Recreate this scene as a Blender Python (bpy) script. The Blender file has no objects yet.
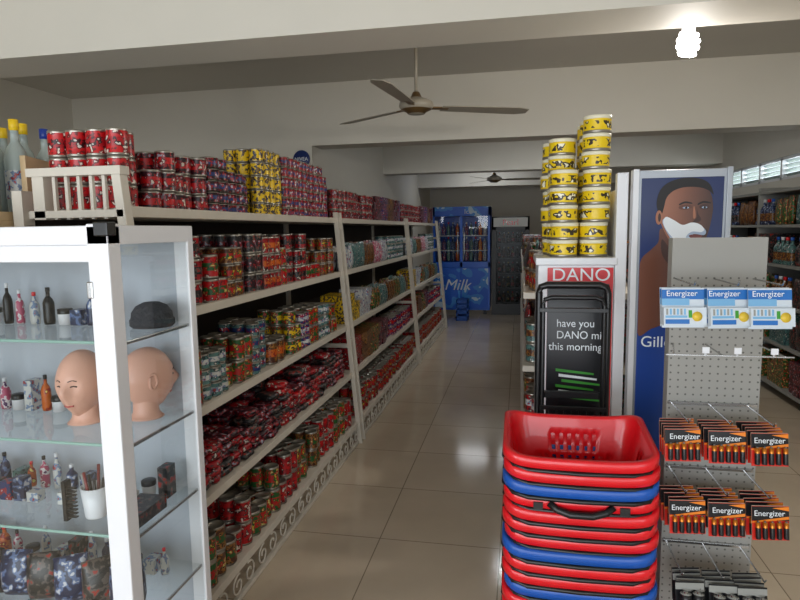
import bpy, math, random
from mathutils import Matrix, Vector
random.seed(7)
D=bpy.data
sc=bpy.context.scene
sc.view_settings.view_transform='Standard'
sc.view_settings.look='None'
sc.view_settings.exposure=0.0
H=1.55
# ---------------------------------------------------------------- materials
def s2l(c):
    return tuple((x/12.92 if x<=0.04045 else ((x+0.055)/1.055)**2.4) for x in c)
def rgb(r,g,b): return s2l((r/255,g/255,b/255))
_M={}
def mat(name,col,rough=.5,metal=0.,noise=0.,nscale=6.,bump=0.,emit=0.,spec=.5,coat=0.):
    if name in _M: return _M[name]
    m=D.materials.new(name); m.use_nodes=True; nt=m.node_tree; b=nt.nodes['Principled BSDF']
    b.inputs['Base Color'].default_value=(*col,1); b.inputs['Roughness'].default_value=rough
    b.inputs['Metallic'].default_value=metal
    b.inputs['Specular IOR Level'].default_value=spec
    b.inputs['Coat Weight'].default_value=coat
    if emit>0:
        b.inputs['Emission Color'].default_value=(*col,1); b.inputs['Emission Strength'].default_value=emit
    if noise>0 or bump>0:
        tc=nt.nodes.new('ShaderNodeTexCoord'); n=nt.nodes.new('ShaderNodeTexNoise')
        n.inputs['Scale'].default_value=nscale; n.inputs['Detail'].default_value=4
        nt.links.new(tc.outputs['Object'],n.inputs['Vector'])
        if noise>0:
            mx=nt.nodes.new('ShaderNodeMixRGB'); mx.inputs[1].default_value=(*[c*(1-noise) for c in col],1)
            mx.inputs[2].default_value=(*[min(1,c*(1+noise)) for c in col],1)
            nt.links.new(n.outputs['Fac'],mx.inputs[0]); nt.links.new(mx.outputs[0],b.inputs['Base Color'])
        if bump>0:
            bp=nt.nodes.new('ShaderNodeBump'); bp.inputs['Strength'].default_value=bump; bp.inputs['Distance'].default_value=.01
            nt.links.new(n.outputs['Fac'],bp.inputs['Height']); nt.links.new(bp.outputs[0],b.inputs['Normal'])
    _M[name]=m; return m
def label(name,a,b_,c,scale=58.,rough=.35):
    if name in _M: return _M[name]
    m=D.materials.new(name); m.use_nodes=True; nt=m.node_tree; b=nt.nodes['Principled BSDF']
    b.inputs['Roughness'].default_value=rough
    tc=nt.nodes.new('ShaderNodeTexCoord'); n=nt.nodes.new('ShaderNodeTexNoise')
    n.inputs['Scale'].default_value=scale; n.inputs['Detail'].default_value=1.5
    r=nt.nodes.new('ShaderNodeValToRGB'); r.color_ramp.interpolation='CONSTANT'
    e=r.color_ramp.elements; e[0].position=0; e[0].color=(*a,1); e[1].position=.52; e[1].color=(*b_,1)
    x=e.new(.63); x.color=(*c,1)
    nt.links.new(tc.outputs['Object'],n.inputs['Vector']); nt.links.new(n.outputs['Fac'],r.inputs[0])
    nt.links.new(r.outputs[0],b.inputs['Base Color'])
    _M[name]=m; return m
def glassmat(name,tint=(.95,.98,.98),rough=.015,base=.05):
    m=D.materials.new(name); m.use_nodes=True; nt=m.node_tree; nt.nodes.clear()
    o=nt.nodes.new('ShaderNodeOutputMaterial'); t=nt.nodes.new('ShaderNodeBsdfTransparent'); g=nt.nodes.new('ShaderNodeBsdfGlossy')
    f=nt.nodes.new('ShaderNodeLayerWeight'); f.inputs[0].default_value=.5
    p=nt.nodes.new('ShaderNodeMath'); p.operation='POWER'; p.inputs[1].default_value=4
    q=nt.nodes.new('ShaderNodeMath'); q.operation='MULTIPLY_ADD'; q.inputs[1].default_value=.7; q.inputs[2].default_value=base
    mx=nt.nodes.new('ShaderNodeMixShader')
    t.inputs[0].default_value=(*tint,1); g.inputs['Roughness'].default_value=rough
    nt.links.new(f.outputs['Facing'],p.inputs[0]); nt.links.new(p.outputs[0],q.inputs[0])
    nt.links.new(q.outputs[0],mx.inputs[0]); nt.links.new(t.outputs[0],mx.inputs[1]); nt.links.new(g.outputs[0],mx.inputs[2])
    nt.links.new(mx.outputs[0],o.inputs[0]); return m
WALL=mat('wall_paint',rgb(214,209,197),.7,noise=.04,nscale=2)
CEIL=mat('ceiling_paint',rgb(194,190,180),.75,noise=.04,nscale=2)
WHITE=mat('white_enamel',rgb(228,229,233),.3)
CREAM=mat('cream_paint',rgb(212,204,190),.45,noise=.08,nscale=12)
BLACK=mat('black_plastic',rgb(18,18,20),.35)
DARK=mat('dark_panel',rgb(48,40,36),.7)
CHROME=mat('chrome_steel',rgb(190,190,190),.25,1.)
TIN=mat('tin_metal',rgb(165,160,150),.35,.8)
GREY=mat('grey_steel',rgb(150,150,145),.5)
WOOD=mat('pine_wood',rgb(206,178,138),.5,noise=.15,nscale=20)
GLASS=glassmat('clear_glass')
DOORGLASS=glassmat('door_glass',base=.11,rough=.03)
RED=mat('red_plastic',rgb(226,22,34),.32,coat=.3)
DRED=mat('maroon_label',rgb(120,18,22),.4)
BLUEP=mat('blue_plastic',rgb(25,85,175),.35)
SKIN=mat('mannequin_vinyl',rgb(232,178,156),.4)
FOAM=mat('printed_white',rgb(235,240,245),.5)
GREEN=mat('green_print',rgb(60,150,50),.4)
YEL=mat('yellow_label',rgb(245,205,30),.4)
# tiled floor
def tile():
    m=D.materials.new('ceramic_floor_tile'); m.use_nodes=True; nt=m.node_tree; b=nt.nodes['Principled BSDF']
    tc=nt.nodes.new('ShaderNodeTexCoord'); br=nt.nodes.new('ShaderNodeTexBrick')
    mp=nt.nodes.new('ShaderNodeMapping'); mp.inputs['Location'].default_value=(.08,.2,0)
    br.offset=0; br.inputs['Scale'].default_value=1; br.inputs['Brick Width'].default_value=.6; br.inputs['Row Height'].default_value=.6
    br.inputs['Mortar Size'].default_value=.003; br.inputs['Mortar Smooth'].default_value=.2
    br.inputs['Color1'].default_value=(*rgb(222,204,180),1); br.inputs['Color2'].default_value=(*rgb(214,196,172),1)
    br.inputs['Mortar'].default_value=(*rgb(150,134,114),1)
    n=nt.nodes.new('ShaderNodeTexNoise'); n.inputs['Scale'].default_value=3; n.inputs['Detail'].default_value=6
    mx=nt.nodes.new('ShaderNodeMixRGB'); mx.blend_type='MULTIPLY'; mx.inputs[0].default_value=.25
    nt.links.new(tc.outputs['Object'],mp.inputs[0]); nt.links.new(mp.outputs[0],br.inputs['Vector']); nt.links.new(tc.outputs['Object'],n.inputs['Vector'])
    nt.links.new(br.outputs['Color'],mx.inputs[1]); nt.links.new(n.outputs['Fac'],mx.inputs[2]); nt.links.new(mx.outputs[0],b.inputs['Base Color'])
    b.inputs['Roughness'].default_value=.12
    return m
TILE=tile()
def peg():
    m=D.materials.new('perforated_steel'); m.use_nodes=True; nt=m.node_tree; b=nt.nodes['Principled BSDF']
    tc=nt.nodes.new('ShaderNodeTexCoord'); sp=nt.nodes.new('ShaderNodeSeparateXYZ'); nt.links.new(tc.outputs['Object'],sp.inputs[0])
    def cell(sock):
        a=nt.nodes.new('ShaderNodeMath'); a.operation='DIVIDE'; a.inputs[1].default_value=.022; nt.links.new(sock,a.inputs[0])
        f=nt.nodes.new('ShaderNodeMath'); f.operation='FRACT'; nt.links.new(a.outputs[0],f.inputs[0])
        s=nt.nodes.new('ShaderNodeMath'); s.operation='SUBTRACT'; s.inputs[1].default_value=.5; nt.links.new(f.outputs[0],s.inputs[0])
        q=nt.nodes.new('ShaderNodeMath'); q.operation='MULTIPLY'; nt.links.new(s.outputs[0],q.inputs[0]); nt.links.new(s.outputs[0],q.inputs[1]); return q
    x=cell(sp.outputs['X']); z=cell(sp.outputs['Z'])
    ad=nt.nodes.new('ShaderNodeMath'); ad.operation='ADD'; nt.links.new(x.outputs[0],ad.inputs[0]); nt.links.new(z.outputs[0],ad.inputs[1])
    lt=nt.nodes.new('ShaderNodeMath'); lt.operation='LESS_THAN'; lt.inputs[1].default_value=.018; nt.links.new(ad.outputs[0],lt.inputs[0])
    hd=nt.nodes.new('ShaderNodeMath'); hd.operation='LESS_THAN'; hd.inputs[1].default_value=1.40; nt.links.new(sp.outputs['Z'],hd.inputs[0])
    mu=nt.nodes.new('ShaderNodeMath'); mu.operation='MULTIPLY'; nt.links.new(lt.outputs[0],mu.inputs[0]); nt.links.new(hd.outputs[0],mu.inputs[1])
    mx=nt.nodes.new('ShaderNodeMixRGB'); mx.inputs[1].default_value=(*rgb(150,148,142),1); mx.inputs[2].default_value=(*rgb(92,89,85),1)
    nt.links.new(mu.outputs[0],mx.inputs[0]); nt.links.new(mx.outputs[0],b.inputs['Base Color']); b.inputs['Roughness'].default_value=.5
    return m
PEG=peg()
# ---------------------------------------------------------------- mesh builder
class B:
    def __init__(s,name): s.n=name; s.v=[]; s.f=[]; s.m=[]; s.s=[]; s.mats=[]
    def mi(s,m):
        if m not in s.mats: s.mats.append(m)
        return s.mats.index(m)
    def add(s,vs,fs,m,M=None,smooth=False):
        o=len(s.v)
        if M is not None: vs=[tuple(M@Vector(v)) for v in vs]
        s.v.extend(vs); ml=isinstance(m,(list,tuple))
        for i,f in enumerate(fs):
            s.f.append([a+o for a in f]); s.m.append(s.mi(m[i] if ml else m)); s.s.append(smooth)
    def box(s,x0,y0,z0,x1,y1,z1,m,M=None):
        vs=[(x0,y0,z0),(x1,y0,z0),(x1,y1,z0),(x0,y1,z0),(x0,y0,z1),(x1,y0,z1),(x1,y1,z1),(x0,y1,z1)]
        s.add(vs,[(0,3,2,1),(4,5,6,7),(0,1,5,4),(1,2,6,5),(2,3,7,6),(3,0,4,7)],m,M)
    def lathe(s,prof,c,m,seg=12,M=None,smooth=True):
        vs=[];fs=[];ms=[];n=len(prof)
        for (r,z) in prof:
            for k in range(seg):
                a=2*math.pi*k/seg; vs.append((c[0]+r*math.cos(a),c[1]+r*math.sin(a),c[2]+z))
        for i in range(n-1):
            for k in range(seg):
                k2=(k+1)%seg; fs.append((i*seg+k,i*seg+k2,(i+1)*seg+k2,(i+1)*seg+k)); ms.append(m[i] if isinstance(m,(list,tuple)) else m)
        fs.append(tuple(range(seg-1,-1,-1))); ms.append(m[0] if isinstance(m,(list,tuple)) else m)
        fs.append(tuple((n-1)*seg+k for k in range(seg))); ms.append(m[-1] if isinstance(m,(list,tuple)) else m)
        s.add(vs,fs,ms,M,smooth)
    def tube(s,pts,r,m,seg=8,closed=False):
        pts=[Vector(p) for p in pts]; n=len(pts); vs=[];fs=[]
        for i,p in enumerate(pts):
            if closed: t=pts[(i+1)%n]-pts[i-1]
            else: t=pts[min(i+1,n-1)]-pts[max(i-1,0)]
            t.normalize(); u=t.cross(Vector((.13,.21,.97)));
            if u.length<.2: u=t.cross(Vector((1,0,0)))
            u.normalize(); w=t.cross(u)
            for k in range(seg):
                a=2*math.pi*k/seg; vs.append(tuple(p+u*(r*math.cos(a))+w*(r*math.sin(a))))
        for i in range(n if closed else n-1):
            j=(i+1)%n
            for k in range(seg):
                k2=(k+1)%seg; fs.append((i*seg+k,i*seg+k2,j*seg+k2,j*seg+k))
        if not closed:
            fs.append(tuple(range(seg-1,-1,-1))); fs.append(tuple((n-1)*seg+k for k in range(seg)))
        s.add(vs,fs,m,None,True)
    def obj(s,bevel=0,parent=None,loc=None):
        me=D.meshes.new(s.n); me.from_pydata(s.v,[],s.f)
        for m in s.mats: me.materials.append(m)
        me.polygons.foreach_set('material_index',s.m); me.polygons.foreach_set('use_smooth',s.s); me.update()
        o=D.objects.new(s.n,me); sc.collection.objects.link(o)
        if bevel>0:
            b=o.modifiers.new('bevel','BEVEL'); b.width=bevel; b.segments=2; b.limit_method='ANGLE'; b.angle_limit=math.radians(50)
        if parent: o.parent=parent
        if loc: o.location=loc
        return o
def empty(name):
    e=D.objects.new(name,None); sc.collection.objects.link(e); return e
def text(name,body,loc,size,m,parent,rot=(math.pi/2,0,0),ext=.0008,align='LEFT',shear=0,xs=1):
    c=D.curves.new(name,'FONT'); c.body=body; c.size=size; c.extrude=ext; c.align_x=align; c.shear=shear
    c.materials.append(m); o=D.objects.new(name,c); sc.collection.objects.link(o); o.location=loc; o.rotation_euler=rot; o.scale=(xs,1,1)
    o.parent=parent; return o
# products
def can(b,x,y,z,r,h,A,Bm,seg=12,rot=None):
    pr=[(r*.94,0),(r,.004),(r,h*.08),(r*.985,h*.1),(r*.985,h*.34),(r*.985,h*.66),(r*.985,h*.9),(r,h*.92),(r,h-.003),(r*.93,h),(r*.9,h-.004)]
    b.lathe(pr,(x,y,z),[TIN,TIN,TIN,A,Bm,A,TIN,TIN,TIN,TIN],seg)
def bottle(b,x,y,z,r,h,body,cap,lab=None,seg=12):
    pr=[(r*.9,0),(r,.008),(r,h*.15),(r,h*.45),(r,h*.58),(r*.75,h*.68),(r*.36,h*.76),(r*.33,h*.88),(r*.4,h*.885),(r*.4,h*.995),(r*.3,h)]
    l=lab or body
    b.lathe(pr,(x,y,z),[body,body,l,body,body,body,body,cap,cap,cap],seg)
def pouch(b,x,y,z,w,d,h,m,yaw=0,top=True):
    vs=[];ys=[(1,.25,0),(1,1,.25),(.97,1.,.6),(.96,.35,.9),(1,.06,1)]
    fs=[]
    for (wx,wy,zz) in ys:
        a=w/2*wx; c=d/2*wy
        for (i,j) in ((-1,-.5),(-.6,-1),(.6,-1),(1,-.5),(1,.5),(.6,1),(-.6,1),(-1,.5)): vs.append((i*a,j*c,zz*h))
    for i in range(4):
        for k in range(8): fs.append((i*8+k,i*8+(k+1)%8,(i+1)*8+(k+1)%8,(i+1)*8+k))
    fs.append(tuple(range(7,-1,-1))); fs.append(tuple(range(32,40)))
    b.add(vs,fs,m,Matrix.Translation((x,y,z))@Matrix.Rotation(yaw,4,'Z'),True)
R_=rgb
L={}
L['red']=label('tomato_label',R_(190,20,26),R_(110,15,18),R_(220,205,190))
L['red2']=label('sauce_label',R_(160,16,26),R_(50,14,18),R_(205,195,185))
L['redgreen']=label('paste_label',R_(185,24,22),R_(25,85,40),R_(225,190,60))
L['dark']=label('mackerel_label',R_(45,18,28),R_(145,24,32),R_(165,165,180))
L['blue']=label('sardine_label',R_(30,52,110),R_(165,30,45),R_(205,205,215))
L['yel']=label('custard_label',R_(235,195,25),R_(30,30,60),R_(120,90,30))
L['green']=label('pea_label',R_(32,92,42),R_(170,40,35),R_(205,205,120))
L['teal']=label('mixed_fruit_label',R_(85,125,122),R_(35,60,66),R_(205,205,198))
L['brown']=label('bean_label',R_(85,45,28),R_(160,110,50),R_(40,22,15))
L['white']=label('pack_white',R_(208,208,204),R_(120,140,170),R_(160,50,50))
L['pink']=label('pack_pink',R_(185,80,110),R_(225,215,215),R_(80,40,90))
L['orange']=label('pack_orange',R_(205,100,30),R_(150,30,25),R_(230,210,110))
L['blk']=label('pack_black',R_(25,24,26),R_(90,80,75),R_(160,40,30))
L['navy']=label('pack_navy',R_(25,35,70),R_(90,110,150),R_(200,200,205))
keys=list(L)
def fill_cans(b,xf,xb,y0,y1,z,r,h,layers,A,Bm,seg=12,maxrows=3,dirn=-1,gap=.18):
    ny=max(1,int((y1-y0)/(2*r+.004))); rows=min(maxrows,int(abs(xb-xf)/(2*r+.002)))
    for j in range(ny):
        lay=layers-(1 if random.random()<gap and layers>1 else 0)
        off=random.choice((0,0,0,.012,.03))
        for i in range(rows):
            x=xf+dirn*(r+.012+off+i*(2*r+.002)); y=y0+r+j*(2*r+.004)
            for k in range(lay):
                a=random.uniform(-.004,.004)
                can(b,x+a,y+random.uniform(-.002,.002),z+k*h,r,h*.995,A,Bm,seg)
def mixed_cans(b,z,y0,y1,xb,specs,maxrows=3,seg=12):
    y=y0; q=0
    while y<y1-.08:
        r,h,lay,A,Bm=specs[q%len(specs)]; e=min(y1,y+random.uniform(.17,.34)); q+=1
        fill_cans(b,xf(z),xb,y,e,z,r,h*random.uniform(.93,1.07),lay,L[A],L[Bm],seg,maxrows,-1,.25); 
        y+=max(1,int((e-y)/(2*r+.004)))*(2*r+.004)+.006
def fill_pouch(b,xf,y0,y1,z,w,h,mats,rows=3,dirn=-1,lean=.1):
    n=int((y1-y0)/(w+.004))
    for j in range(n):
        m=mats[(j//3)%len(mats)]
        for i in range(rows):
            pouch(b,xf+dirn*(.04+i*.06),y0+w/2+j*(w+.004),z,w,.045,h*random.uniform(.9,1.05),m,math.pi/2+random.uniform(-.15,.15))
def fill_box(b,xf,y0,y1,z,w,d,h,layers,mats,dirn=-1):
    n=int((y1-y0)/(w+.003))
    for j in range(n):
        m=mats[(j//3)%len(mats)]
        for k in range(layers-(random.random()<.25)):
            a=xf+dirn*(.015+random.uniform(0,.02)); yy=y0+j*(w+.003)
            b.box(min(a,a+dirn*d),yy,z+k*h,max(a,a+dirn*d),yy+w,z+k*h+h*.98,m)
def fill_flat(b,xf,y0,y1,z,mats,levels,dirn=-1):
    y=y0+.05
    while y<y1-.05:
        lv=levels-random.choice((0,0,1,2))
        for row in range(2):
            for k in range(lv):
                M=Matrix.Translation((xf+dirn*(.075+row*.14+random.uniform(-.012,.012)),y+random.uniform(-.01,.01),z+.002+k*.034))@Matrix.Rotation(random.uniform(-.4,.4),4,'Z')
                m=random.choice(mats)
                vs=[];fs=[]
                for (sx,zz) in ((.8,0),(1,.01),(1,.022),(.8,.032)):
                    for (i,j) in ((-1,-.7),(-.7,-1),(.7,-1),(1,-.7),(1,.7),(.7,1),(-.7,1),(-1,.7)): vs.append((i*.055*sx,j*.044*sx,zz))
                for q in range(3):
                    for t in range(8): fs.append((q*8+t,q*8+(t+1)%8,(q+1)*8+(t+1)%8,(q+1)*8+t))
                fs.append(tuple(range(7,-1,-1))); fs.append(tuple(range(24,32)))
                b.add(vs,fs,m,M,True)
        y+=.094
# ---------------------------------------------------------------- room shell
XL,XR,YF,YB,ZC=-4.75,2.72,-2.2,14.0,3.0
def solid(name,boxes,m,bevel=0):
    b=B(name)
    for q in boxes: b.box(*q,m)
    return b.obj(bevel)
solid('floor',[(XL-.2,YF-.2,-.1,XR+.2,YB+.2,0)],TILE)
solid('ceiling',[(XL-.2,YF-.2,ZC,XR+.2,YB+.2,ZC+.1)],CEIL)
solid('wall_left',[(XL-.2,YF-.2,0,XL,YB+.2,ZC)],WALL)
WY0,WY1,WZ0,WZ1=6.6,9.6,2.02,2.26
solid('wall_right',[(XR,YF-.2,0,XR+.2,WY0,ZC),(XR,WY0,0,XR+.2,WY1,WZ0),(XR,WY0,WZ1,XR+.2,WY1,ZC),(XR,WY1,0,XR+.2,YB+.2,ZC)],WALL)
solid('wall_back',[(XL,YB,0,XR,YB+.2,ZC)],WALL)
solid('wall_front',[(XL,YF-.2,0,-3.4,YF,ZC),(-3.4,YF-.2,2.4,2.2,YF,ZC),(-3.4,YF-.2,0,-1.2,YF,.5),(-1.2,YF-.2,0,-1.0,YF,2.4),(.6,YF-.2,0,.8,YF,2.4),(.8,YF-.2,0,2.2,YF,.5),(2.2,YF-.2,0,XR,YF,ZC)],WALL)
solid('wall_partition',[(XL,5.86,0,-2.05,6.16,ZC),(-2.25,6.16,0,-2.05,YB,ZC)],WALL)
solid('trim_beam_1',[(XL,2.59,2.4,XR,2.9,ZC)],WALL)
solid('trim_beam_2',[(-2.05,5.86,2.4,XR,6.16,ZC)],WALL)
solid('trim_beam_3',[(-2.05,9.1,2.4,XR,9.4,ZC)],WALL)
solid('trim_beam_4',[(-2.05,12.3,2.4,XR,12.6,ZC)],WALL)
w=B('window_1')
FROST=mat('louvre_glass',rgb(150,165,160),.3)
w.box(XR+.02,WY0,WZ0,XR+.08,WY1,WZ0+.03,WHITE); w.box(XR+.02,WY0,WZ1-.03,XR+.08,WY1,WZ1,WHITE)
for i in range(6): 
    y=WY0+i*(WY1-WY0-.04)/5; w.box(XR+.02,y,WZ0,XR+.08,y+.04,WZ1,WHITE)
for i in range(4):  # louvre slats added to tone down the bright window
    z=WZ0+.03+i*.05; w.add([(XR+.04,WY0+.02,z+.035),(XR+.04,WY1-.02,z+.035),(XR+.09,WY1-.02,z),(XR+.09,WY0+.02,z)],[(0,1,2,3)],FROST)
w.obj()
for i,(a,c) in enumerate(((-3.4,-1.2),(.8,2.2))):
    w=B('window_%d'%(i+2))
    for x in (a,(a+c)/2,c-.04): w.box(x,YF-.1,.5,x+.04,YF-.04,2.4,WHITE)
    w.box(a,YF-.1,.5,c,YF-.04,.54,WHITE); w.box(a,YF-.1,2.36,c,YF-.04,2.4,WHITE); w.obj()
solid('baseboard_right',[(XR-.015,YF,0,XR,YB,.09)],CREAM)
solid('baseboard_left',[(XL,YF,0,XL+.015,5.86,.09)],CREAM)
# ---------------------------------------------------------------- left gondola
ZS=[.15,.515,.86,1.25,1.63]; XBK=-1.68
def xf(z): return -1.15-.0875*z
YU=[1.8,4.16,6.81,9.4]
g=B('wooden_shelving_unit')
for bi in range(3):
    y0,y1=YU[bi]+.02,YU[bi+1]-.02
    for z in ZS:
        g.box(XBK,y0-.02,z-.025,xf(z)+.005,y1+.02,z,CREAM)
        g.box(xf(z)-.005,y0-.02,z-.024,xf(z)+.016,y1+.02,z+.012,CREAM)
    g.box(XBK-.02,y0-.02,.02,XBK,y1+.02,1.66,DARK)  # cream back board coloured dark, shade behind the goods put into the paint
    zc=.075
    y=y0+.05
    while y<y1-.25:
        for sgn in (1,-1):
            pts=[]
            for t in range(22):
                a=t/21*2.6*math.pi; rr=.012+.034*(t/21)
                yy=y+.12+sgn*(.055+rr*math.cos(a)*1.1)-sgn*0; zz=zc+rr*math.sin(a)*1.05
                pts.append((xf(.1)+.012,yy,zz))
            g.tube(pts,.0045,CREAM,5)
        y+=.25
    g.box(xf(0)-.01,y0,.005,xf(0)+.01,y1,.025,CREAM)
for y in YU:
    for dy in ((-.045,.045) if y>1.9 else (-.02,)):
        z0,z1=0,(1.68 if y>1.9 else 1.77)
        a=.010 if y>1.9 else .02
        vs=[]
        for z in (z0,z1):
            x=xf(z)+.02
            vs+= [(x-.02,y+dy-a,z),(x+.012,y+dy-a,z),(x+.012,y+dy+a,z),(x-.02,y+dy+a,z)]
        g.add(vs,[(0,3,2,1),(4,5,6,7),(0,1,5,4),(1,2,6,5),(2,3,7,6),(3,0,4,7)],CREAM)
    if y>1.9:
        for k in range(10):
            z=.12+k*.16; g.box(xf(z)+.004,y-.045,z,xf(z)+.018,y+.045,z+.012,CREAM)
    g.box(XBK-.02,y-.025,0,XBK+.02,y+.025,1.7,CREAM)
    for z in (.05,.7,1.4): g.box(XBK,y-.012,z,xf(z),y+.012,z+.03,CREAM)
for x in (-1.58,): g.box(x-.022,1.76,1.6,x+.022,1.80,1.765,CREAM)
g.box(-1.62,1.755,1.742,-1.265,1.805,1.77,CREAM)
g.box(-1.62,1.76,1.605,-1.265,1.80,1.63,CREAM)
for i in range(5):
    x=-1.53+i*.047; g.box(x-.006,1.773,1.6,x+.006,1.787,1.75,CREAM)
g.obj(.002)
# goods bay 1
b=B('canned_goods')
zt=ZS[4]
fill_cans(b,xf(zt)-.03,XBK,1.86,2.02,zt,.037,.094,3,L['red'],L['red2'],14,4,gap=0)
fill_cans(b,xf(zt)-.01,XBK,2.03,2.45,zt,.038,.078,3,L['dark'],L['red'],14,4,gap=.3)
fill_cans(b,xf(zt)-.01,XBK,2.45,2.93,zt,.041,.050,5,L['dark'],L['blue'],12,3,gap=.45)
fill_cans(b,xf(zt)-.01,XBK,2.95,3.29,zt,.036,.07,5,L['yel'],L['yel'],12,3)
fill_cans(b,xf(zt)-.01,XBK,3.30,4.08,zt,.037,.058,6,L['red2'],L['blue'],12,3,gap=.35)
mixed_cans(b,ZS[3],1.86,4.1,XBK,[(.037,.105,2,'redgreen','red'),(.036,.1,3,'red2','blk'),(.037,.105,2,'red','green'),(.034,.08,3,'brown','redgreen'),(.037,.1,3,'blk','dark'),(.036,.09,3,'red2','orange')])
mixed_cans(b,ZS[2],1.86,4.1,XBK,[(.038,.11,2,'redgreen','green'),(.034,.07,3,'teal','white'),(.036,.1,2,'green','redgreen'),(.034,.065,4,'teal','blue'),(.041,.13,1,'brown','orange'),(.036,.085,3,'green','yel'),(.034,.07,3,'blue','white')])
mixed_cans(b,ZS[0],1.86,4.1,XBK,[(.038,.11,2,'green','redgreen'),(.038,.11,2,'brown','green'),(.038,.11,2,'red','red2'),(.038,.12,2,'green','redgreen'),(.038,.11,2,'red2','red')])
b.obj()
b=B('packet_pile')
z=ZS[1]
fill_flat(b,xf(z),1.86,2.9,z,[L['red2'],L['dark'],L['dark'],L['blk']],6)
fill_flat(b,xf(z),2.9,4.1,z,[L['red2'],L['blk'],L['dark'],L['dark'],L['red']],7)
b.obj()
b=B('grocery_packs')
for (y0,y1) in ((4.24,6.74),(6.9,9.3)):
    z=ZS[4]; fill_cans(b,xf(z),XBK,y0,y0+1.2,z,.04,.075,3,L['red2'],L['dark'],8,2); fill_box(b,xf(z),y0+1.2,y1,z,.09,.2,.06,4,[L['dark'],L['blue'],L['brown']])
    z=ZS[3]; fill_pouch(b,xf(z),y0,y1-.8,z,.11,.2,[L['white'],L['teal'],L['brown'],L['pink']]); fill_cans(b,xf(z),XBK,y1-.8,y1,z,.04,.08,3,L['teal'],L['white'],8,2)
    z=ZS[2]; fill_box(b,xf(z),y0,y0+.8,z,.12,.2,.07,3,[L['yel'],L['white'],L['green']]); fill_pouch(b,xf(z),y0+.8,y1,z,.1,.19,[L['green'],L['teal'],L['brown']])
    z=ZS[1]; fill_box(b,xf(z),y0,y0+1.3,z,.1,.2,.055,4,[L['red2'],L['brown'],L['green'],L['dark']]); fill_cans(b,xf(z),XBK,y0+1.3,y1,z,.04,.09,2,L['blue'],L['red'],8,2)
    z=ZS[0]; fill_cans(b,xf(z),XBK,y0,y1,z,.04,.1,2,L['red2'],L['redgreen'],8,2)
b.obj()
# ---------------------------------------------------------------- bottle rack at left
w=B('bottle_shelf')
w.box(-2.6,1.70,1.6,-1.715,2.24,1.63,WOOD)
w.add([(-1.735,1.86,0),(-1.712,1.86,0),(-1.712,2.24,0),(-1.735,2.24,0),(-1.735,1.86,1.83),(-1.712,1.86,1.83),(-1.712,2.24,1.79),(-1.735,2.24,1.79)],[(0,3,2,1),(4,5,6,7),(0,1,5,4),(1,2,6,5),(2,3,7,6),(3,0,4,7)],WOOD)
w.box(-1.735,1.70,0,-1.712,1.86,1.60,WOOD)
w.box(-2.6,1.70,0,-2.575,2.24,1.79,WOOD); w.box(-2.6,2.22,0,-1.735,2.245,1.74,WOOD)
for z in (.2,.65,1.1): w.box(-2.6,1.70,z,-1.735,2.24,z+.025,WOOD)
w.obj(.002)
CLR=mat('clear_bottle',rgb(178,190,186),.06); DG=mat('dark_bottle',rgb(20,45,25),.1)
b=B('liquor_bottles')
caps=[YEL,YEL,mat('blue_cap',rgb(30,60,150),.3),RED]
for i in range(8):
    for j in range(3):
        bottle(b,-1.785-i*.092,1.76+j*.14,1.63,.040,.345-.012*((i+j)%3),CLR,(YEL,YEL,caps[2],YEL)[(i+j)%4],(CLR,L['white'],CLR,CLR)[(i+j)%4],16)
for z in (.225,.675,1.125):
    for i in range(8): bottle(b,-1.8-i*.095,1.92,z,.036,.27,(DG,CLR)[i%2],caps[i%4],L[keys[(i*3)%14]])
b.obj()
# ---------------------------------------------------------------- glass display case
c=B('glass_display_cabinet')
X0,X1,Y0,Y1,ZT=-2.0,-.93,1.23,1.60,1.57
c.box(X0,Y0,ZT-.045,X1,Y1,ZT,WHITE)
for (x,y) in ((X1-.056,Y0),(X0,Y0)): c.box(x,y,0,x+.056,y+.045,ZT+.004,WHITE)
for (x,y) in ((X1-.045,Y1-.03),(X0,Y1-.03)): c.box(x,y,0,x+.045,y+.03,ZT-.04,WHITE)
c.box(X0,Y0,0,X1,Y1,.1,WHITE)
c.box(X0+.05,Y0+.005,ZT-.085,X1-.056,Y0+.03,ZT-.045,WHITE); c.box(X0+.05,Y0+.005,.1,X1-.056,Y0+.03,.14,WHITE)
for x in (-1.48,-1.44): c.box(x,Y0+.004,.1,x+.034,Y0+.032,ZT-.045,WHITE)
c.box(X0+.04,Y1-.02,.1,X1-.045,Y1-.008,ZT-.045,mat('case_back_board',rgb(182,188,196),.6))
def sheet(x0,y0,z0,x1,y1,z1,m=None):
    if x0==x1: v=[(x0,y0,z0),(x0,y1,z0),(x0,y1,z1),(x0,y0,z1)]
    elif y0==y1: v=[(x0,y0,z0),(x1,y0,z0),(x1,y0,z1),(x0,y0,z1)]
    else: v=[(x0,y0,z0),(x1,y0,z0),(x1,y1,z0),(x0,y1,z0)]
    c.add(v,[(0,1,2,3)],m or GLASS)
EDGE=mat('glass_edge',rgb(150,185,175),.2)
for z in (.3,.55,.79,1.03,1.29):
    sheet(X0+.03,Y0+.045,z-.001,X1-.012,Y1-.022,z-.001)
    c.box(X0+.03,Y0+.04,z-.008,X1-.03,Y0+.046,z,EDGE); c.box(X1-.014,Y0+.045,z-.010,X1-.008,Y1-.03,z,CHROME)
sheet(X1-.005,Y0+.045,.1,X1-.005,Y1-.03,ZT-.045,DOORGLASS)
sheet(X0+.056,Y0+.016,.14,-1.48,Y0+.016,ZT-.085,DOORGLASS); sheet(-1.406,Y0+.016,.14,X1-.056,Y0+.016,ZT-.085,DOORGLASS)
c.box(X1-.062,Y0-.004,1.40,X1-.046,Y0+.01,1.44,CHROME); c.box(X1-.035,Y0-.003,ZT-.025,X1+.003,Y0+.03,ZT+.008,BLACK)
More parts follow.
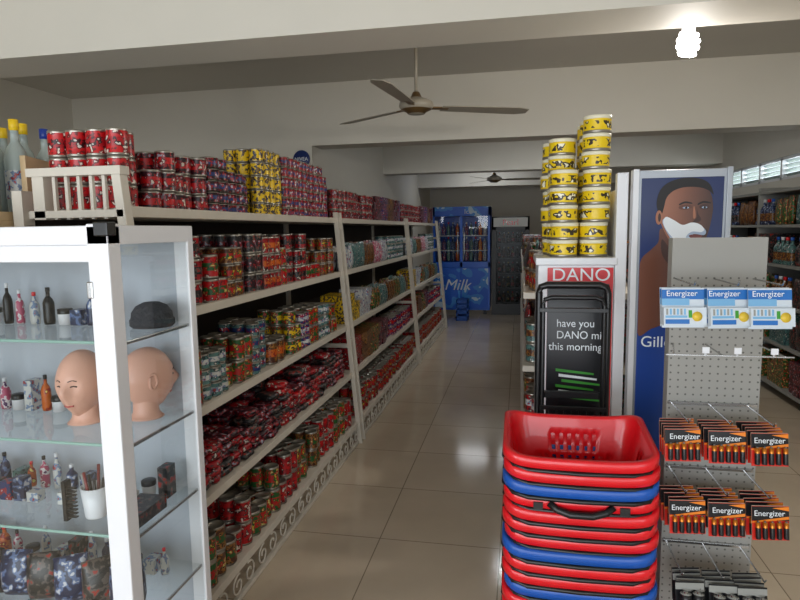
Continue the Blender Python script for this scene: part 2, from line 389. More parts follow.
for x in (-1.2,-1.72): c.box(x,Y1-.03,.1,x+.012,Y1-.02,ZT-.05,CHROME)
c.obj(.003)
# head
def head(name,loc,yaw,scale=1.):
    b=B(name); nu,nv=48,40; vs=[];fs=[]
    def G(a,b_,s): return math.exp(-((a)**2+(b_)**2)/(s*s))
    for i in range(nv+1):
        t=i/nv*math.pi
        for k in range(nu):
            p=2*math.pi*k/nu
            x=math.sin(t)*math.sin(p); y=-math.sin(t)*math.cos(p); z=math.cos(t)
            zz=z*.115; yy=y*.095*(1.0); xx=x*.074
            if z<0:
                q=1+z*.30; xx*=q
                yy*= (1+z*.12) if y<0 else (1+z*.35)
            if y<0:
                f=-y
                yy-=.022*G(x/1.0,(z+.18)/1.3,.17)*f+.010*G(x,(z+.02)/1.4,.14)*f
                yy+=.013*(G(x-.36,z-.06,.17)+G(x+.36,z-.06,.17))
                yy-=.006*(G(x-.36,z-.06,.09)+G(x+.36,z-.06,.09))
                yy-=.009*G(x/1.6,z+.48,.10)+.0075*G(x/1.4,z+.60,.09); yy+=.004*G(x/2,z+.54,.03)
                yy-=.010*G(x,z+.86,.16)
                yy-=.004*(G(x-.3,z-.26,.18)+G(x+.3,z-.26,.18))
            else: yy*=1.08
            vs.append((xx,yy,zz))
    for i in range(nv):
        for k in range(nu): fs.append((i*nu+k,(i+1)*nu+k,(i+1)*nu+(k+1)%nu,i*nu+(k+1)%nu))
    M=Matrix.Translation(loc)@Matrix.Rotation(yaw,4,'Z')@Matrix.Scale(scale,4)
    b.add(vs,fs,SKIN,M,True)
    b.lathe([(.062,-.14),(.055,-.135),(.045,-.12),(.043,-.08),(.046,-.03)],(0,.012,0),SKIN,20,M)
    for sx in (-1,1):
        pts=[(sx*(.072+.004*math.sin(a)),.012+.013*math.cos(a),.0+.028*math.sin(a)) for a in [q/12*2*math.pi for q in range(12)]]
        b.tube([tuple(M@Vector(p)) for p in pts],.0055*scale,SKIN,6,True)
        b.box(sx*.068-.003,.002,-.02,sx*.068+.003,.022,.02,SKIN,M)
        e=mat('painted_eye',rgb(70,48,44),.4)
        # lids and brows laid on the modelled surface
        def sy(x_,z_):
            best=None
            for (vx,vy,vz) in vs:
                if vy<0:
                    d=(vx-x_)**2+(vz-z_)**2
                    if best is None or d<best[0]: best=(d,vy)
            return best[1]
        b.tube([tuple(M@Vector((sx*(.016+.0045*q),sy(sx*(.016+.0045*q),.006)-.0012,.005+.003*math.sin(q/4*math.pi)))) for q in range(5)],.0024*scale,e,6)
        b.tube([tuple(M@Vector((sx*(.013+.0055*q),sy(sx*(.013+.0055*q),.025)-.0008,.024+.004*math.sin(q/4*math.pi)))) for q in range(5)],.0015*scale,e,6)
    b.tube([tuple(M@Vector((-.016+.0053*q,sy(-.016+.0053*q,-.062)-.001,-.062))) for q in range(7)],.003*scale,mat('painted_lips',rgb(196,95,92),.4),6)
    return b.obj()
head('mannequin_head',(-1.185,1.42,1.143),.10,.80)
head('mannequin_head',(-1.03,1.49,1.143),2.6,.78)
b=B('knit_cap')
b.lathe([(.054,0),(.060,.006),(.060,.020),(.056,.024),(.054,.040),(.042,.058),(.022,.068),(.004,.07)],(-1.01,1.50,1.291),mat('grey_knit',rgb(60,61,66),.9,noise=.6,nscale=120,bump=.6),24); b.obj()
b=B('brush_cup')
b.lathe([(.026,0),(.028,.004),(.036,.085),(.033,.085),(.026,.01)],(-1.12,1.36,.791),WHITE,24)
for i in range(7):
    a=i*.9; b.tube([(-1.12+.012*math.cos(a),1.36+.012*math.sin(a),.8),(-1.12+.03*math.cos(a),1.36+.03*math.sin(a),.9+.012*(i%3))],.004,(BLACK,GREY,DRED)[i%3],6)
b.obj()
b=B('hair_comb')
b.box(-1.185,1.315,.791,-1.175,1.34,.90,BLACK)
for i in range(9): b.box(-1.175,1.32,.80+i*.01,-1.15,1.33,.803+i*.01,BLACK)
b.obj()
b=B('cosmetic_items')
random.seed(3)
for zi,z in enumerate((.1,.3,.55,.79,1.03,1.29)):
    x=-1.9
    while x<-.99:
        if (z==1.03 and x>-1.30) or (z==.79 and -1.22<x<-1.06) or (z==1.29 and x>-1.12): 
            x+=.05; continue
        k=random.random(); y=1.50; s=random.uniform(.7,1)
        if k<.45: bottle(b,x,y,z+.001,.016*s,random.uniform(.07,.12),(L['pink'],L['white'],BLACK,L['orange'],L['navy'],L['white'])[random.randrange(6)],(WHITE,BLACK,RED)[random.randrange(3)],None,10)
        elif k<.75: b.box(x-.018*s,y-.015,z+.001,x+.018*s,y+.03,z+random.uniform(.04,.10),L[random.choice(['pink','white','navy','blk','teal','white'])])
        else: b.lathe([(.018,0),(.02,.03),(.021,.032),(.021,.045),(.018,.047)],(x,y,z+.001),[WHITE,WHITE,BLACK,BLACK],12)
        if z<.8 and random.random()<.8:
            b.box(x-.018,1.40,z+.001,x+.018,1.43,z+random.uniform(.02,.07),L[random.choice(['pink','navy','blk','white','blue'])])
        x+=random.uniform(.04,.055)
for i in range(6):
    pouch(b,-1.45+i*.085,1.34,.551,.085,.07,.13,L['navy'] if i%2 else L['blk'],.2*i)
b.box(-1.04,1.30,.791,-.96,1.44,.825,L['blk'])
b.obj()
# ---------------------------------------------------------------- right aisle gondola
g=B('metal_shelving_unit')
GZ=[.12,.5,.88,1.24]
gx0,gx1,gy0,gy1=.02,.76,2.95,9.2
for z in GZ: g.box(gx0,gy0,z-.03,gx1,gy1,z,CREAM)
g.box(.38,gy0,.05,.40,gy1,1.6,GREY)
g.box(gx0+.03,gy0,0,gx1-.03,gy1,.09,DARK)
for y in (gy0,4.2,5.45,6.7,7.95,gy1-.03): g.box(.36,y,0,.42,y+.03,1.66,WHITE)
g.obj(.002)
b=B('shelf_merchandise')
random.seed(11)
for (xf_,dr) in ((gx0,1),(gx1,-1)):
    for zi,z in enumerate(GZ):
        y=gy0+.06
        while y<gy1-.5:
            k=random.random(); e=y+.42
            m=[L[random.choice(['brown','blk','dark','red2','teal','green','white'])] for _ in range(2)]
            if k<.4: fill_cans(b,xf_,.39,y,e,z,.04,.1,2,m[0],m[1],8,2,dr)
            elif k<.7: fill_pouch(b,xf_,y,e,z,.1,.22,m,3,dr)
            else: fill_box(b,xf_,y,e,z,.1,.22,.075,3,m,dr)
            y=e+.02
b.obj()
# white end unit with poster
U=empty('promotional_display_stand')
b=B('stand_body')
b.box(.075,2.5,0,.37,2.9,1.40,WHITE); b.box(.065,2.49,1.40,.38,2.92,1.43,WHITE)
b.box(.372,2.5,0,.415,2.55,1.76,WHITE); b.box(.38,2.55,0,.415,2.92,1.70,WHITE)
b.obj(.004,U)
b=B('stand_poster')
BLK2=mat('poster_black',rgb(22,22,26),.3); PRED=mat('poster_red',rgb(205,20,30),.3)
b.box(.112,2.494,.62,.366,2.4995,1.39,PRED); b.box(.112,2.492,.62,.352,2.4945,1.325,BLK2)
for i in range(6):
    x0=.15+.012*(i%3); z0=.965-i*.022
    b.add([(x0,2.4915,z0),(x0+.15,2.4915,z0-.012),(x0+.15,2.4915,z0-.004),(x0,2.4915,z0+.012)],[(0,1,2,3)],(GREEN,FOAM,GREEN)[i%3])
b.obj(0,U)
text('poster_title','DANO',(.128,2.4925,1.338),.072,FOAM,U,xs=1.05)
for i,t in enumerate(('have you','DANO milk','this morning')): text('poster_line','%s'%t,(.150 if i<2 else .120,2.4905,1.150-i*.048),.045,FOAM,U,xs=.92)
# tin stacks
TY=mat('tin_yellow_label',rgb(240,205,25),.4); TW=mat('tin_white_label',rgb(238,232,205),.4); TLOGO=label('tin_logo_label',R_(240,205,25),R_(60,50,35),R_(250,245,220),36)
b=B('milk_tin_stack')
def tin(x,y,z,r=.056,h=.072):
    b.lathe([(r*.96,0),(r,.003),(r,.009),(r*.98,.011),(r*.98,h*.26),(r*.98,h*.66),(r*.98,h*.78),(r*1.01,h*.8),(r*1.01,h*.97),(r*.96,h*.99)],(x,y,z),[TIN,TIN,TIN,TY,TLOGO,TY,TW,TW,TW],20)
for (x,y,n) in ((.303,2.60,8),(.178,2.585,5),(.30,2.72,8),(.172,2.705,7),(.30,2.84,8),(.152,2.83,7)):
    for k in range(n): tin(x+random.uniform(-.007,.007),y+random.uniform(-.003,.003),1.43+k*.0705,h=.0703)
b.obj()
# ---------------------------------------------------------------- folding trolley
b=B('folding_hand_truck')
def rect(x0,x1,z0,z1,y,r,m): b.tube([(x0,y,z0),(x0,y,z1-.03),(x0+.006,y,z1-.008),(x0+.03,y,z1),(x1-.03,y,z1),(x1-.006,y,z1-.008),(x1,y,z1-.03),(x1,y,z0)],r,m,8)
rect(.075,.325,.12,1.335,2.33,.014,BLACK); rect(.090,.310,.12,1.290,2.31,.009,BLACK)
for z in (.3,.55,.72,.90): b.box(.075,2.32,z,.325,2.34,z+.025,BLACK)
b.box(.075,2.30,1.235,.325,2.325,1.250,BLACK)
for i in range(9): b.box(.085+i*.0275,2.262,.70,.092+i*.0275,2.268,.88,BLACK)
for z in (.70,.76,.82,.87): b.box(.08,2.26,z,.32,2.272,z+.014,BLACK)
b.box(.07,2.2,.04,.34,2.36,.06,BLACK)
for x in (.05,.33): b.lathe([(.03,0),(.07,.002),(.075,.01),(.07,.025),(.03,.027)],(0,0,0),[GREY,BLACK,BLACK,GREY],20,Matrix.Translation((x,2.38,.076))@Matrix.Rotation(math.pi/2,4,'Y'))
b.obj(.001)
# ---------------------------------------------------------------- poster panel
U=empty('advertising_poster_panel')
b=B('panel_frame')
GF=mat('panel_frame_grey',rgb(165,170,176),.35,.3); 
def gradmat(name,ca,cb,axis,a0,a1,rough=.35,third=None):
    m=D.materials.new(name); m.use_nodes=True; nt=m.node_tree; p=nt.nodes['Principled BSDF']; p.inputs['Roughness'].default_value=rough
    tc=nt.nodes.new('ShaderNodeTexCoord'); sp=nt.nodes.new('ShaderNodeSeparateXYZ'); mr=nt.nodes.new('ShaderNodeMapRange')
    mr.inputs[1].default_value=a0; mr.inputs[2].default_value=a1; r=nt.nodes.new('ShaderNodeValToRGB')
    r.color_ramp.elements[0].color=(*ca,1); r.color_ramp.elements[1].color=(*cb,1); r.color_ramp.interpolation='B_SPLINE'
    if third: e=r.color_ramp.elements.new(.5); e.color=(*third,1)
    nt.links.new(tc.outputs['Object'],sp.inputs[0]); nt.links.new(sp.outputs[axis],mr.inputs[0]); nt.links.new(mr.outputs[0],r.inputs[0]); nt.links.new(r.outputs[0],p.inputs['Base Color']); return m
b.box(.435,2.50,0,.782,2.54,1.765,GF); b.box(.462,2.496,.3,.757,2.50,1.735,gradmat('poster_navy',rgb(22,72,165),rgb(6,18,58),'Z',.9,1.6))
b.box(.43,2.49,0,.452,2.55,1.77,WHITE); b.box(.766,2.49,0,.785,2.55,1.77,GF)
b.obj(.002,U)
PX=lambda u:.462+(u-645)*.0040
PZ=lambda v:1.735-(v-178)*.0042
def shape(name,pts,y,m,sub=1):
    n=len(pts); out=[]
    for i in range(n):
        p0,p1,p2,p3=[Vector(pts[(i+d)%n]) for d in (-1,0,1,2)]
        for s in range(5):
            t=s/5; out.append(.5*((2*p1)+(-p0+p2)*t+(2*p0-5*p1+4*p2-p3)*t*t+(-p0+3*p1-3*p2+p3)*t*t*t))
    out=[(min(718.5,max(645.2,q.x)),q.y) for q in out]
    b=B(name); n=len(out); vs=[(PX(u),y,PZ(v)) for u,v in out]
    b.add(vs,[tuple(range(n))],m); return b.obj(0,U)
x0_,x1_=PX(660),PX(711)
SK=gradmat('print_skin',rgb(172,110,80),rgb(40,22,18),'X',x0_,x1_,.35,rgb(120,70,48)); SKN=gradmat('print_skin_body',rgb(120,70,50),rgb(46,26,22),'X',PX(645),PX(700),.35,rgb(92,52,38))
SKD=mat('print_skin_dark',rgb(62,34,26),.4); SKL=mat('print_skin_light',rgb(170,110,80),.4); SKM=mat('print_skin_mid',rgb(98,56,40),.4); HAIR=mat('print_hair',rgb(20,14,14),.5); FSH=mat('print_foam_shadow',rgb(165,182,206),.5)
def ell(cx,cy,rx,ry,n=10,rot=0):
    o=[]
    for i in range(n):
        a=2*math.pi*i/n; x=rx*math.cos(a); y=ry*math.sin(a); o.append((cx+x*math.cos(rot)-y*math.sin(rot),cy+x*math.sin(rot)+y*math.cos(rot)))
    return o
shape('portrait_torso',[(645,268),(647,252),(656,243),(662,236),(664,224),(680,232),(692,248),(690,262),(696,280),(690,300),(672,312),(658,318),(645,322)],2.4952,SKN)
shape('portrait_neck_shadow',[(665,234),(673,243),(684,252),(692,255),(690,263),(677,261),(666,249)],2.4946,SKD)
shape('portrait_head',[(663,204),(666,191),(675,184),(688,182),(700,185),(707,193),(709.5,204),(709,214),(707,225),(703.5,236),(697,245.5),(690,249),(682,246),(673,237),(666,225),(662,214)],2.4943,SK)
shape('portrait_hair',[(661,210),(659,200),(662,189),(670,182),(684,178.5),(698,180),(706,185),(709.5,194),(705,190.5),(697,187.5),(684,187),(674,190),(668,196),(666,204),(664,211)],2.4938,HAIR)
shape('portrait_ear',ell(661.5,214,3,6.5),2.4936,SKL); shape('portrait_ear_inner',ell(662,214,1.3,4),2.493,SKD)
shape('portrait_eye_socket',ell(685,205,6,2.4,10,-.05),2.49385,SKM); shape('portrait_eye_socket',ell(702,205,4.6,2.4,10),2.49385,SKD)
shape('portrait_jaw_shade',[(706,226),(703,236),(697,245),(691,248.5),(687,247),(694,241),(699,234),(702,226)],2.4942,SKD)
shape('portrait_foam_shadow',[(665,219),(668,214.5),(675,218),(683,222.5),(691,220.5),(699,222),(704,226.5),(702.5,230.5),(693,229.5),(690,234),(688,238),(682,240.5),(674,235)],2.4934,FSH)
shape('portrait_foam',[(665.5,218.5),(668,213.5),(675,216.5),(683,221),(691,219),(698,220.5),(702.5,225),(700,227.8),(692,227.3),(687,231),(686,236),(681,238),(675,233),(669,226)],2.4931,FOAM)
shape('portrait_mouth',[(689,231),(694,229.8),(701,231),(698.5,233.6),(693,234.2)],2.4928,mat('print_lips',rgb(112,52,48),.4))
shape('portrait_chin_foam',[(686,241),(692,239),(697,241),(694,246),(689,246.5)],2.4928,FOAM)
for x,rx in ((685.5,2.9),(702,2.4)):
    shape('portrait_eye',ell(x,205.5,rx,.85,8),2.4932,FSH); shape('portrait_pupil',ell(x+.2,205.5,1.1,.95,8),2.4928,HAIR); shape('portrait_brow',[(x-6,202),(x-1,199.8),(x+5,201),(x+5,202.1),(x-1,201.5),(x-5.5,203.2)],2.4932,HAIR)
shape('portrait_nose_shadow',[(695,205),(696.5,211),(699.5,216),(697,218.6),(692,218.6),(695.5,214)],2.4930,SKD)
shape('portrait_nose_light',[(692.6,204),(694,209),(694.4,214.5),(692.4,215),(692,209)],2.4929,SKL)
text('poster_brand_text','Gillette',(.475,2.4945,1.075),.062,FOAM,U)
# ---------------------------------------------------------------- pegboard + batteries
U=empty('pegboard_display')
b=B('board'); b.box(.443,1.90,.06,.70,1.915,1.515,PEG); o=b.obj(.001,U)
b=B('board_frame')
b.box(.443,1.916,.02,.465,1.95,1.515,GREY); b.box(.675,1.916,.02,.70,1.95,1.515,GREY)
b.box(.435,1.66,.0,.705,1.96,.06,GREY)
for z in (1.02,.82,.58):
    b.box(.445,1.888,z-.004,.69,1.899,z+.004,CHROME)
b.box(.40,1.74,1.196,.72,1.744,1.200,CHROME)
for z,zz in ((1.395,0),(1.02,0),(.82,0),(.58,0)):
    for x in (.455,.56,.665): b.tube([(x,1.899,z),(x,1.70,z),(x,1.69,z+.012)],.0025,CHROME,6)
for x in (.42,.545,.70): 
    b.tube([(max(.455,min(.69,x)),1.899,1.20),(x,1.74,1.198)],.0025,CHROME,6)
for x in (.50,.58,.67): b.box(x-.009,1.735,1.205,x+.009,1.738,1.222,WHITE); b.box(x-.003,1.7385,1.196,x+.003,1.7395,1.21,CHROME)
b.obj(.0005,U)
CU=mat('battery_copper',rgb(200,120,40),.3,.7); BK=mat('battery_black',rgb(25,25,28),.3)
LB=mat('card_blue',rgb(40,110,185),.4); LW=mat('card_white',rgb(205,214,222),.4); LR=mat('card_red',rgb(205,38,25),.4); GD=mat('card_gold',rgb(225,190,60),.35); OR=mat('card_orange',rgb(235,130,30),.4); EDG=mat('card_edge',rgb(185,170,150),.6)
LG=mat('card_light_blue',rgb(120,175,215),.4)
def packs(name,cx,zt,style,n=5,w=.108,h=.105):
    b=B(name)
    for k in range(n):
        y=1.705+k*.024; M=Matrix.Translation((cx+random.uniform(-.005,.005),y,zt))@Matrix.Rotation(random.uniform(-.07,.07)+.12,4,'Z')@Matrix.Rotation(-.14,4,'X')
        if style=='blue':
            b.box(-w/2,-.001,-h,w/2,.001,0,LW,M); b.box(-w/2,-.0018,-.03,w/2,-.001,-.004,LB,M); b.box(-w/2,-.0024,-.046,w*.15,-.0018,-.028,LG,M)
            b.box(-w/2,-.016,-h+.006,w/2,-.0015,-.052,LW,M); b.lathe([(.013,0),(.013,.001)],(0,0,0),GD,16,M@Matrix.Translation((w*.28,-.0165,-h*.72))@Matrix.Rotation(math.pi/2,4,'X'))
            b.box(-w/2+.004,-.0168,-h+.010,w*.1,-.016,-h+.022,LB,M); b.box(-w/2+.004,-.0168,-h+.026,w*.05,-.016,-h+.032,LG,M); b.box(w*.08,-.0168,-h+.026,w*.16,-.016,-h+.046,GREEN,M)
            for q in range(6): b.box(-w/2+.006+q*.009,-.0168,-h+.034,-w/2+.011+q*.009,-.016,-h+.050,(GREY,LG)[q%2],M)
        elif style=='red':
            b.box(-w/2,-.001,-h,w/2,.001,0,EDG,M); b.box(-w/2,-.0016,-h,w/2,-.001,-.001,LR,M); b.box(-w/2,-.0022,-.04,w/2,-.0016,-.002,BK,M)
            b.add([(-w/2,-.0026,-.046),(w/2,-.0026,-.036),(w/2,-.0026,-.028),(-w/2,-.0026,-.042)],[(0,1,2,3)],OR,M)
            b.add([(w*.05,-.0026,-.006),(w/2,-.0026,-.002),(w/2,-.0026,-.014)],[(0,1,2)],OR,M)
            for q in range(5):
                xx=-w*.38+q*w*.19
                b.lathe([(.0062,0),(.0065,.001),(.0065,.030),(.0065,.043),(.003,.044),(.003,.047)],(xx,-.010,-h+.006),[BK,BK,CU,CU,CHROME],10,M)
        else:
            b.box(-w/2,-.001,-h,w/2,.001,0,BK,M); b.box(-w/2,-.0018,-.022,w/2,-.001,-.004,GREY,M)
            for q in range(2):
                xx=-w*.22+q*w*.44
                b.lathe([(.014,0),(.0155,.002),(.0155,.038),(.0155,.056),(.006,.057),(.006,.061)],(xx,-.018,-h+.008),[BK,BK,BK,GREY,CHROME],12,M)
    o=b.obj()
    if style!='dark':
        M0=Matrix.Translation((cx,1.703,zt))@Matrix.Rotation(.12,4,'Z')@Matrix.Rotation(-.14,4,'X')
        t=text('pack_text','Energizer',(0,0,0),.021,FOAM,None); 
        t.data.extrude=.0002; t.parent=o; t.matrix_basis=M0@Matrix.Translation((-w/2+.006,-.0045,-.021 if style=='blue' else -.026))@Matrix.Rotation(math.pi/2,4,'X')
for cx in (.430,.534,.638): packs('battery_pack',cx,1.386,'blue',2)
for cx in (.445,.548,.655): packs('battery_pack',cx,1.000,'red',5,.094,.088)
for cx in (.458,.562,.666): packs('battery_pack',cx,.798,'red',5,.096,.092)
for cx in (.480,.560,.640): packs('battery_pack',cx,.560,'dark',4,.078,.09)
# ---------------------------------------------------------------- baskets
def basket(name,parent,loc,m,detail=True,handle=False):
    W,Dp,rad=.42,.33,.05
    def loop(off,z):
        w=W/2-off; d=Dp/2-off*1.0; r=max(.02,rad-off*.3); o=[]
        nl,nsd,nc=22,14,5
        cs=[(w-r,-d+r,-90),(w-r,d-r,0),(-w+r,d-r,90),(-w+r,-d+r,180)]
        for ci,(cx,cy,a0) in enumerate(cs):
            for q in range(nc): 
                a=math.radians(a0+90*q/nc); o.append((cx+r*math.cos(a),cy+r*math.sin(a)))
            nx=cs[(ci+1)%4]; a=math.radians(a0+90)
            p0=(cx+r*math.cos(a),cy+r*math.sin(a)); a1=math.radians(nx[2]); p1=(nx[0]+r*math.cos(a1),nx[1]+r*math.sin(a1))
            n=nsd if ci in(0,2) else nl
            for q in range(n): o.append((p0[0]+(p1[0]-p0[0])*q/n,p0[1]+(p1[1]-p0[1])*q/n))
        return [(x,y,z+.03*((y+Dp/2)/Dp)+.020*(abs(x)/(W/2))**4) for x,y in o]
    prof=[(.006,-.025),(.0,-.024),(.0,-.002),(.004,.002),(.014,.002),(.017,-.004),(.020,-.03),(.026,-.05),(.036,-.10),(.040,-.115),(.052,-.18),(.062,-.20)]
    loops=[loop(a,z) for a,z in prof]; n=len(loops[0]); vs=[p for l in loops for p in l]; fs=[]
    nc=5
    for i in range(len(prof)-1):
        for k in range(n):
            if i in (7,9):
                skip=False; pos=0
                for ci in range(4):
                    pos+=nc; ln=14 if ci in (0,2) else 22
                    m0=5 if i==7 else 1
                    if pos+m0<=k<pos+ln-m0 and (k-pos)%2==1: skip=True
                    pos+=ln
                if skip: continue
            fs.append((i*n+k,i*n+(k+1)%n,(i+1)*n+(k+1)%n,(i+1)*n+k))
    fs.append(tuple((len(prof)-1)*n+k for k in range(n)))
    b=B(name); b.add(vs,fs,m,None,True)
    zz=-.031
    hp=[(-W/2+.004,Dp*.1,zz+.02),(-W/2+.002,-Dp/2+.06,zz+.016),(-W/2+.03,-Dp/2+.012,zz+.008),(-W/2+.07,-Dp/2+.004,zz),(0,-Dp/2+.002,zz-.003),(W/2-.07,-Dp/2+.004,zz),(W/2-.03,-Dp/2+.012,zz+.008),(W/2-.002,-Dp/2+.06,zz+.016),(W/2-.004,Dp*.1,zz+.02)]
    b.tube(hp,.0055,BLACK,6)
    if handle:
        b.tube([(-.085,-Dp/2-.004,-.006),(-.065,-Dp/2-.012,-.020),(-.03,-Dp/2-.016,-.030),(.03,-Dp/2-.016,-.030),(.065,-Dp/2-.012,-.020),(.085,-Dp/2-.004,-.006)],.009,BLACK,8)
        for sx in (-1,1): b.box(sx*.115-.012,-Dp/2-.006,-.026,sx*.115+.012,-Dp/2+.004,-.006,BLACK)
    o=b.obj(0,parent,loc); s=o.modifiers.new('thick','SOLIDIFY'); s.thickness=.0028; s.offset=0
    return o
U=empty('shopping_basket_stack')
order=['r','r','b','r','r','r','r','b','r','r','b','r']
z=.912; i=0
while z>.22:
    k=order[i%len(order)]
    basket('basket',U,(.172+random.uniform(-.005,.005),1.80+random.uniform(-.005,.005),z),BLUEP if k=='b' else RED,True,i==3)
    z-=.038; i+=1
b=B('basket_base'); b.box(.02,1.69,0,.335,1.91,.02,BLACK); b.box(.05,1.72,.02,.31,1.89,max(.03,z+.038-.2+.02),RED); b.obj(.005,U)
# ---------------------------------------------------------------- fans
def fan(loc,R,rot,zc):
    b=B('ceiling_fan'); FC=mat('fan_cream',rgb(158,150,134),.4); FB=mat('fan_brass',rgb(120,95,60),.35,.6)
    x,y,z=loc
    b.tube([(x,y,z+.06),(x,y,zc-.03)],.012,FC,8)
    b.lathe([(.02,0),(.05,.01),(.055,.05),(.03,.075)],(x,y,zc-.075),FC,20)
    b.lathe([(.02,-.055),(.06,-.05),(.075,-.035),(.11,-.02),(.125,.0),(.12,.03),(.08,.05),(.04,.065),(.025,.10),(.012,.11)],(x,y,z),[FC,FB,FB,FC,FC,FC,FC,FB,FC],28)
    for k in range(3):
        M=Matrix.Translation((x,y,z-.005))@Matrix.Rotation(math.radians(rot+120*k),4,'Z')@Matrix.Rotation(math.radians(-9),4,'X')
        b.box(.10,-.02,-.004,.24,.02,.004,FB,M)
        vs=[];n=8
        for q in range(n+1):
            t=q/n; xx=.19+(R-.19)*t; ww=.052+.018*t-(.03*max(0,t-.9)/.1)
            vs+= [(xx,-ww,-.003),(xx,ww,-.003),(xx,ww,.003),(xx,-ww,.003)]
        fs=[(0,1,2,3),(n*4+3,n*4+2,n*4+1,n*4)]
        for q in range(n):
            for e in range(4): fs.append((q*4+e,(q+1)*4+e,(q+1)*4+(e+1)%4,q*4+(e+1)%4))
        b.add(vs,fs,FC,M)
    b.obj()
fan((-.74,4.4,2.43),.86,24,3.0)
fan((-.42,10.2,2.36),.75,5,3.0)
# ---------------------------------------------------------------- CFL lamp
b=B('light_bulb')
EM=mat('lit_tube',(1,.97,.93),.3,emit=22)
bx,by,bz=.80,3.28,2.46
pts=[]
for t in range(60):
    a=t/59*2*math.pi*3.5; rr=.03+.014*math.sin(t/59*math.pi); pts.append((bx+rr*math.cos(a),by+rr*math.sin(a),bz-.075+t/59*.1))
b.tube(pts,.012,EM,8)
b.lathe([(.02,.03),(.03,.035),(.032,.06),(.02,.075),(.016,.10)],(bx,by,bz),WHITE,16)
b.tube([(bx,by,bz+.09),(bx,by,2.99)],.004,WHITE,6); b.lathe([(.045,0),(.04,.02)],(bx,by,2.975),WHITE,16)
b.obj()
# ---------------------------------------------------------------- round sign
b=B('round_wall_sign')
b.lathe([(.085,0),(.09,.006),(.085,.012)],(0,0,0),mat('sign_blue',rgb(30,50,110),.4),28,Matrix.Translation((-2.16,5.859,2.27))@Matrix.Rotation(math.pi/2,4,'X'))
o=b.obj(); text('sign_text','NIVEA',(-2.16,5.845,2.255),.05,FOAM,o,align='CENTER')
# ---------------------------------------------------------------- fridges
FBLU=mat('fridge_blue',rgb(28,100,215),.3,noise=.2,nscale=3); WAVE=label('fridge_wave_print',R_(24,100,220),R_(60,145,230),R_(200,225,245),4.5)
U=empty('double_door_refrigerator')
b=B('cabinet')
fx0,fx1,fy=-1.55,-.52,10.9
b.box(fx0,fy,.08,fx1,fy+.65,.86,FBLU); b.box(fx0,fy+.06,.86,fx1,fy+.65,.9,FBLU)
b.box(fx0,fy+.6,.9,fx1,fy+.65,1.95,FBLU); b.box(fx0,fy,.86,fx0+.04,fy+.65,1.95,FBLU); b.box(fx1-.04,fy,.86,fx1,fy+.65,1.95,FBLU)
b.box(fx0,fy,1.78,fx1,fy+.65,1.95,WAVE); b.box(-1.06,fy,.86,-1.01,fy+.04,1.8,FBLU); b.box(fx0,fy,.86,fx1,fy+.04,.96,FBLU)
b.box(fx0+.03,fy-.012,.12,-1.05,fy,.84,WAVE); b.box(-1.02,fy-.012,.12,fx1-.03,fy,.84,WAVE)
b.box(-1.10,fy-.04,1.1,-1.085,fy-.02,1.5,CHROME); b.box(-.985,fy-.04,1.1,-.97,fy-.02,1.5,CHROME)
for x in (fx0+.06,fx1-.12): b.box(x,fy+.05,0,x+.06,fy+.12,.08,BLACK)
for z in (1.15,1.42): b.box(fx0+.04,fy+.1,z,fx1-.04,fy+.6,z+.015,WHITE)
b.add([(fx0+.04,fy+.02,.96),(fx1-.04,fy+.02,.96),(fx1-.04,fy+.02,1.78),(fx0+.04,fy+.02,1.78)],[(0,1,2,3)],GLASS)
b.obj(.004,U); text('front_text','Milk',(-1.35,fy-.014,.45),.28,FOAM,U,shear=.3); text('front_text_small','Ice',(-.98,fy-.014,1.82),.12,FOAM,U)
b=B('stocked_bottles')
for z in (.97,1.166,1.436):
    for i in range(11):
        bottle(b,fx0+.1+i*.083,fy+.16,z,.036,.24,L[('white','blue','teal','navy','orange')[i%5]],(WHITE,BLUEP,RED)[i%3],None,8)
b.obj(0,U)
U=empty('glass_door_beverage_cooler')
b=B('cabinet')
x0,x1=-.49,.17
b.box(x0,fy,0,x1,fy+.62,.2,BLACK); b.box(x0,fy+.57,.2,x1,fy+.62,1.76,BLACK); b.box(x0,fy,.2,x0+.08,fy+.6,1.76,BLACK); b.box(x1-.08,fy,.2,x1,fy+.6,1.76,BLACK)
b.box(x0,fy,1.52,x1,fy+.6,1.76,BLACK); b.box(x0+.03,fy-.008,1.58,x1-.03,fy,1.74,mat('cooler_header',rgb(215,215,210),.4))
DSH=mat('wire_shelf_grey',rgb(120,120,120),.5)
for z in (.2,.47,.74,1.01,1.28): b.box(x0+.05,fy+.12,z,x1-.05,fy+.56,z+.012,DSH)
# door leaf glass darkened and roughened so it does not mirror the bright entrance
b.add([(x0+.05,fy+.02,.2),(x1-.05,fy+.02,.2),(x1-.05,fy+.02,1.56),(x0+.05,fy+.02,1.56)],[(0,1,2,3)],glassmat('tinted_glass',(.55,.58,.6),.2,.015)); b.box(x1-.09,fy-.03,.7,x1-.07,fy-.01,1.2,CHROME)
b.obj(.004,U); text('header_text','Pearl',(-.16,fy-.01,1.61),.14,RED,U,align='CENTER')
b=B('stocked_bottles')
for z in (.213,.483,.753,1.023,1.293):
    for i in range(6): bottle(b,x0+.13+i*.08,fy+.24,z,.028,.19,(DG,L['brown'],DG,L['green'])[i%4],(RED,WHITE,YEL)[i%3],L[('red','blk','green')[i%3]],8)
b.obj(0,U)
b=B('plastic_crate')
b.box(-1.05,10.1,0,-.85,10.4,.02,BLUEP)
for (a,c_,d,e) in ((-1.05,10.1,-.85,10.115),(-1.05,10.385,-.85,10.4),(-1.05,10.1,-1.035,10.4),(-.865,10.1,-.85,10.4)): 
    for z in (.02,.12,.22,.30): b.box(a,c_,z,d,e,z+.06,BLUEP)
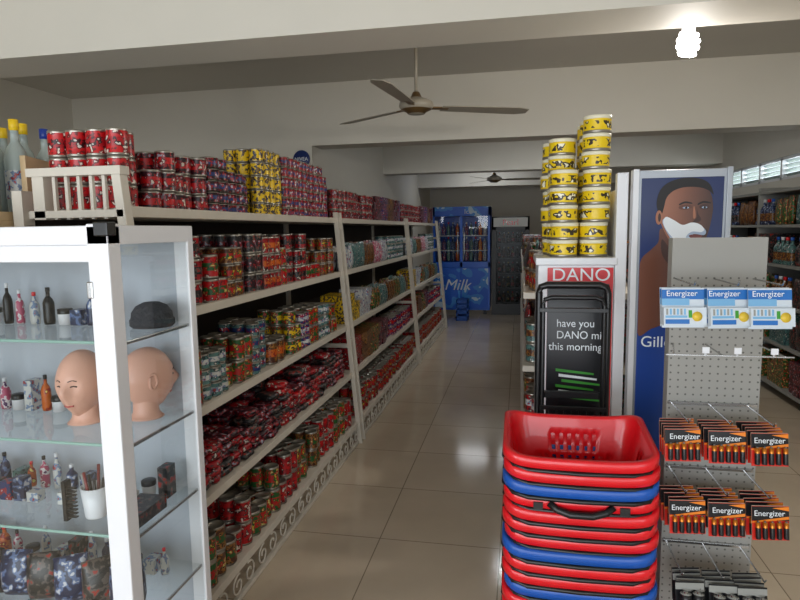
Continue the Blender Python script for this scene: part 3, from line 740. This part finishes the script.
for (x,y) in ((-1.05,10.1),(-.87,10.1),(-1.05,10.38),(-.87,10.38)): b.box(x,y,0,x+.02,y+.02,.36,BLUEP)
b.obj(.002)
# ---------------------------------------------------------------- right wall shelving
g=B('household_shelving_unit')
RZ=(.12,.5,.85,1.2,1.55,1.86)
for z in RZ: g.box(2.25,3.4,z-.025,2.70,9.5,z,GREY)
g.box(2.68,3.4,.05,2.70,9.5,1.9,DARK)
for y in (3.4,4.9,6.4,7.9,9.46): g.box(2.26,y,0,2.68,y+.035,1.9,GREY)
g.obj(.002)
b=B('household_products')
random.seed(5)
for z in RZ[:-1]:
    y=3.46
    while y<9.0:
        e=min(y+.4,9.4); k=random.random(); m=[L[random.choice(['teal','navy','brown','blk','green','dark','blk'])] for _ in range(2)]
        hh=.24
        if k<.35: fill_pouch(b,2.25,y,e,z,.12,hh,m,3,1)
        elif k<.7: fill_box(b,2.25,y,e,z,.11,.25,.09,3,m,1)
        else:
            for q in range(4): bottle(b,2.31,y+.05+q*.095,z,.04,hh,m[0],(BLUEP,RED,WHITE)[q%3],m[1],8)
        y=e+.05
b.obj()
# ---------------------------------------------------------------- lights
def area(name,loc,rot,sx,sy,p,col):
    l=D.lights.new(name,'AREA'); l.shape='RECTANGLE'; l.size=sx; l.size_y=sy; l.energy=p; l.color=col
    o=D.objects.new(name,l); sc.collection.objects.link(o); o.location=loc; o.rotation_euler=rot; return o
R90=math.pi/2
area('daylight_front_left',(-2.3,YF-.25,1.45),(R90,0,0),2.2,1.9,78,(.90,.95,1))
area('daylight_doorway',(-.2,YF-.25,1.2),(R90,0,0),1.6,2.3,48,(.92,.96,1))
area('daylight_front_right',(1.5,YF-.25,1.45),(R90,0,0),1.4,1.9,16,(.92,.96,1))
area('daylight_side',(XR+.35,8.1,2.14),(0,R90,0),.22,2.9,24,(.88,.95,1))
l=D.lights.new('bulb_light','POINT'); l.energy=32; l.color=(1,.95,.88); l.shadow_soft_size=.05
o=D.objects.new('bulb_light',l); sc.collection.objects.link(o); o.location=(bx,by,bz-.13)
b=B('added_tube_light'); b.box(-.3,7.57,2.96,.9,7.63,3.0,WHITE); b.tube([(-.28,7.6,2.94),(.88,7.6,2.94)],.013,mat('added_tube_glow',(.95,.98,1),.3,emit=14),8); b.box(-.3,7.585,2.925,-.28,7.615,2.96,WHITE); b.box(.88,7.585,2.925,.9,7.615,2.96,WHITE); b.obj()  # unseen tube fixture, added for extra light towards the back
area('added_tube_fill',(.3,7.6,2.92),(0,0,0),1.1,.04,16,(.95,.98,1))  # fill light added at the unseen tube
area('rear_fill_lamp',(-.6,11.6,2.95),(0,0,0),1.1,.04,10,(.95,.98,1))  # added fill to brighten the back, no fixture stands here
W=D.worlds.new('sky'); sc.world=W; W.use_nodes=True
W.node_tree.nodes['Background'].inputs[0].default_value=(.8,.9,1,1); W.node_tree.nodes['Background'].inputs[1].default_value=1.6
# ---------------------------------------------------------------- camera
cd=D.cameras.new('camera'); cam=D.objects.new('camera',cd); sc.collection.objects.link(cam); sc.camera=cam
cd.lens=27; cd.sensor_width=36; cd.clip_start=.05
cam.matrix_world=Matrix.Translation((0,0,H))@Matrix.Rotation(math.radians(11.3),4,'Z')@Matrix.Rotation(math.radians(90-6.66),4,'X')@Matrix.Rotation(math.radians(-.8),4,'Z')
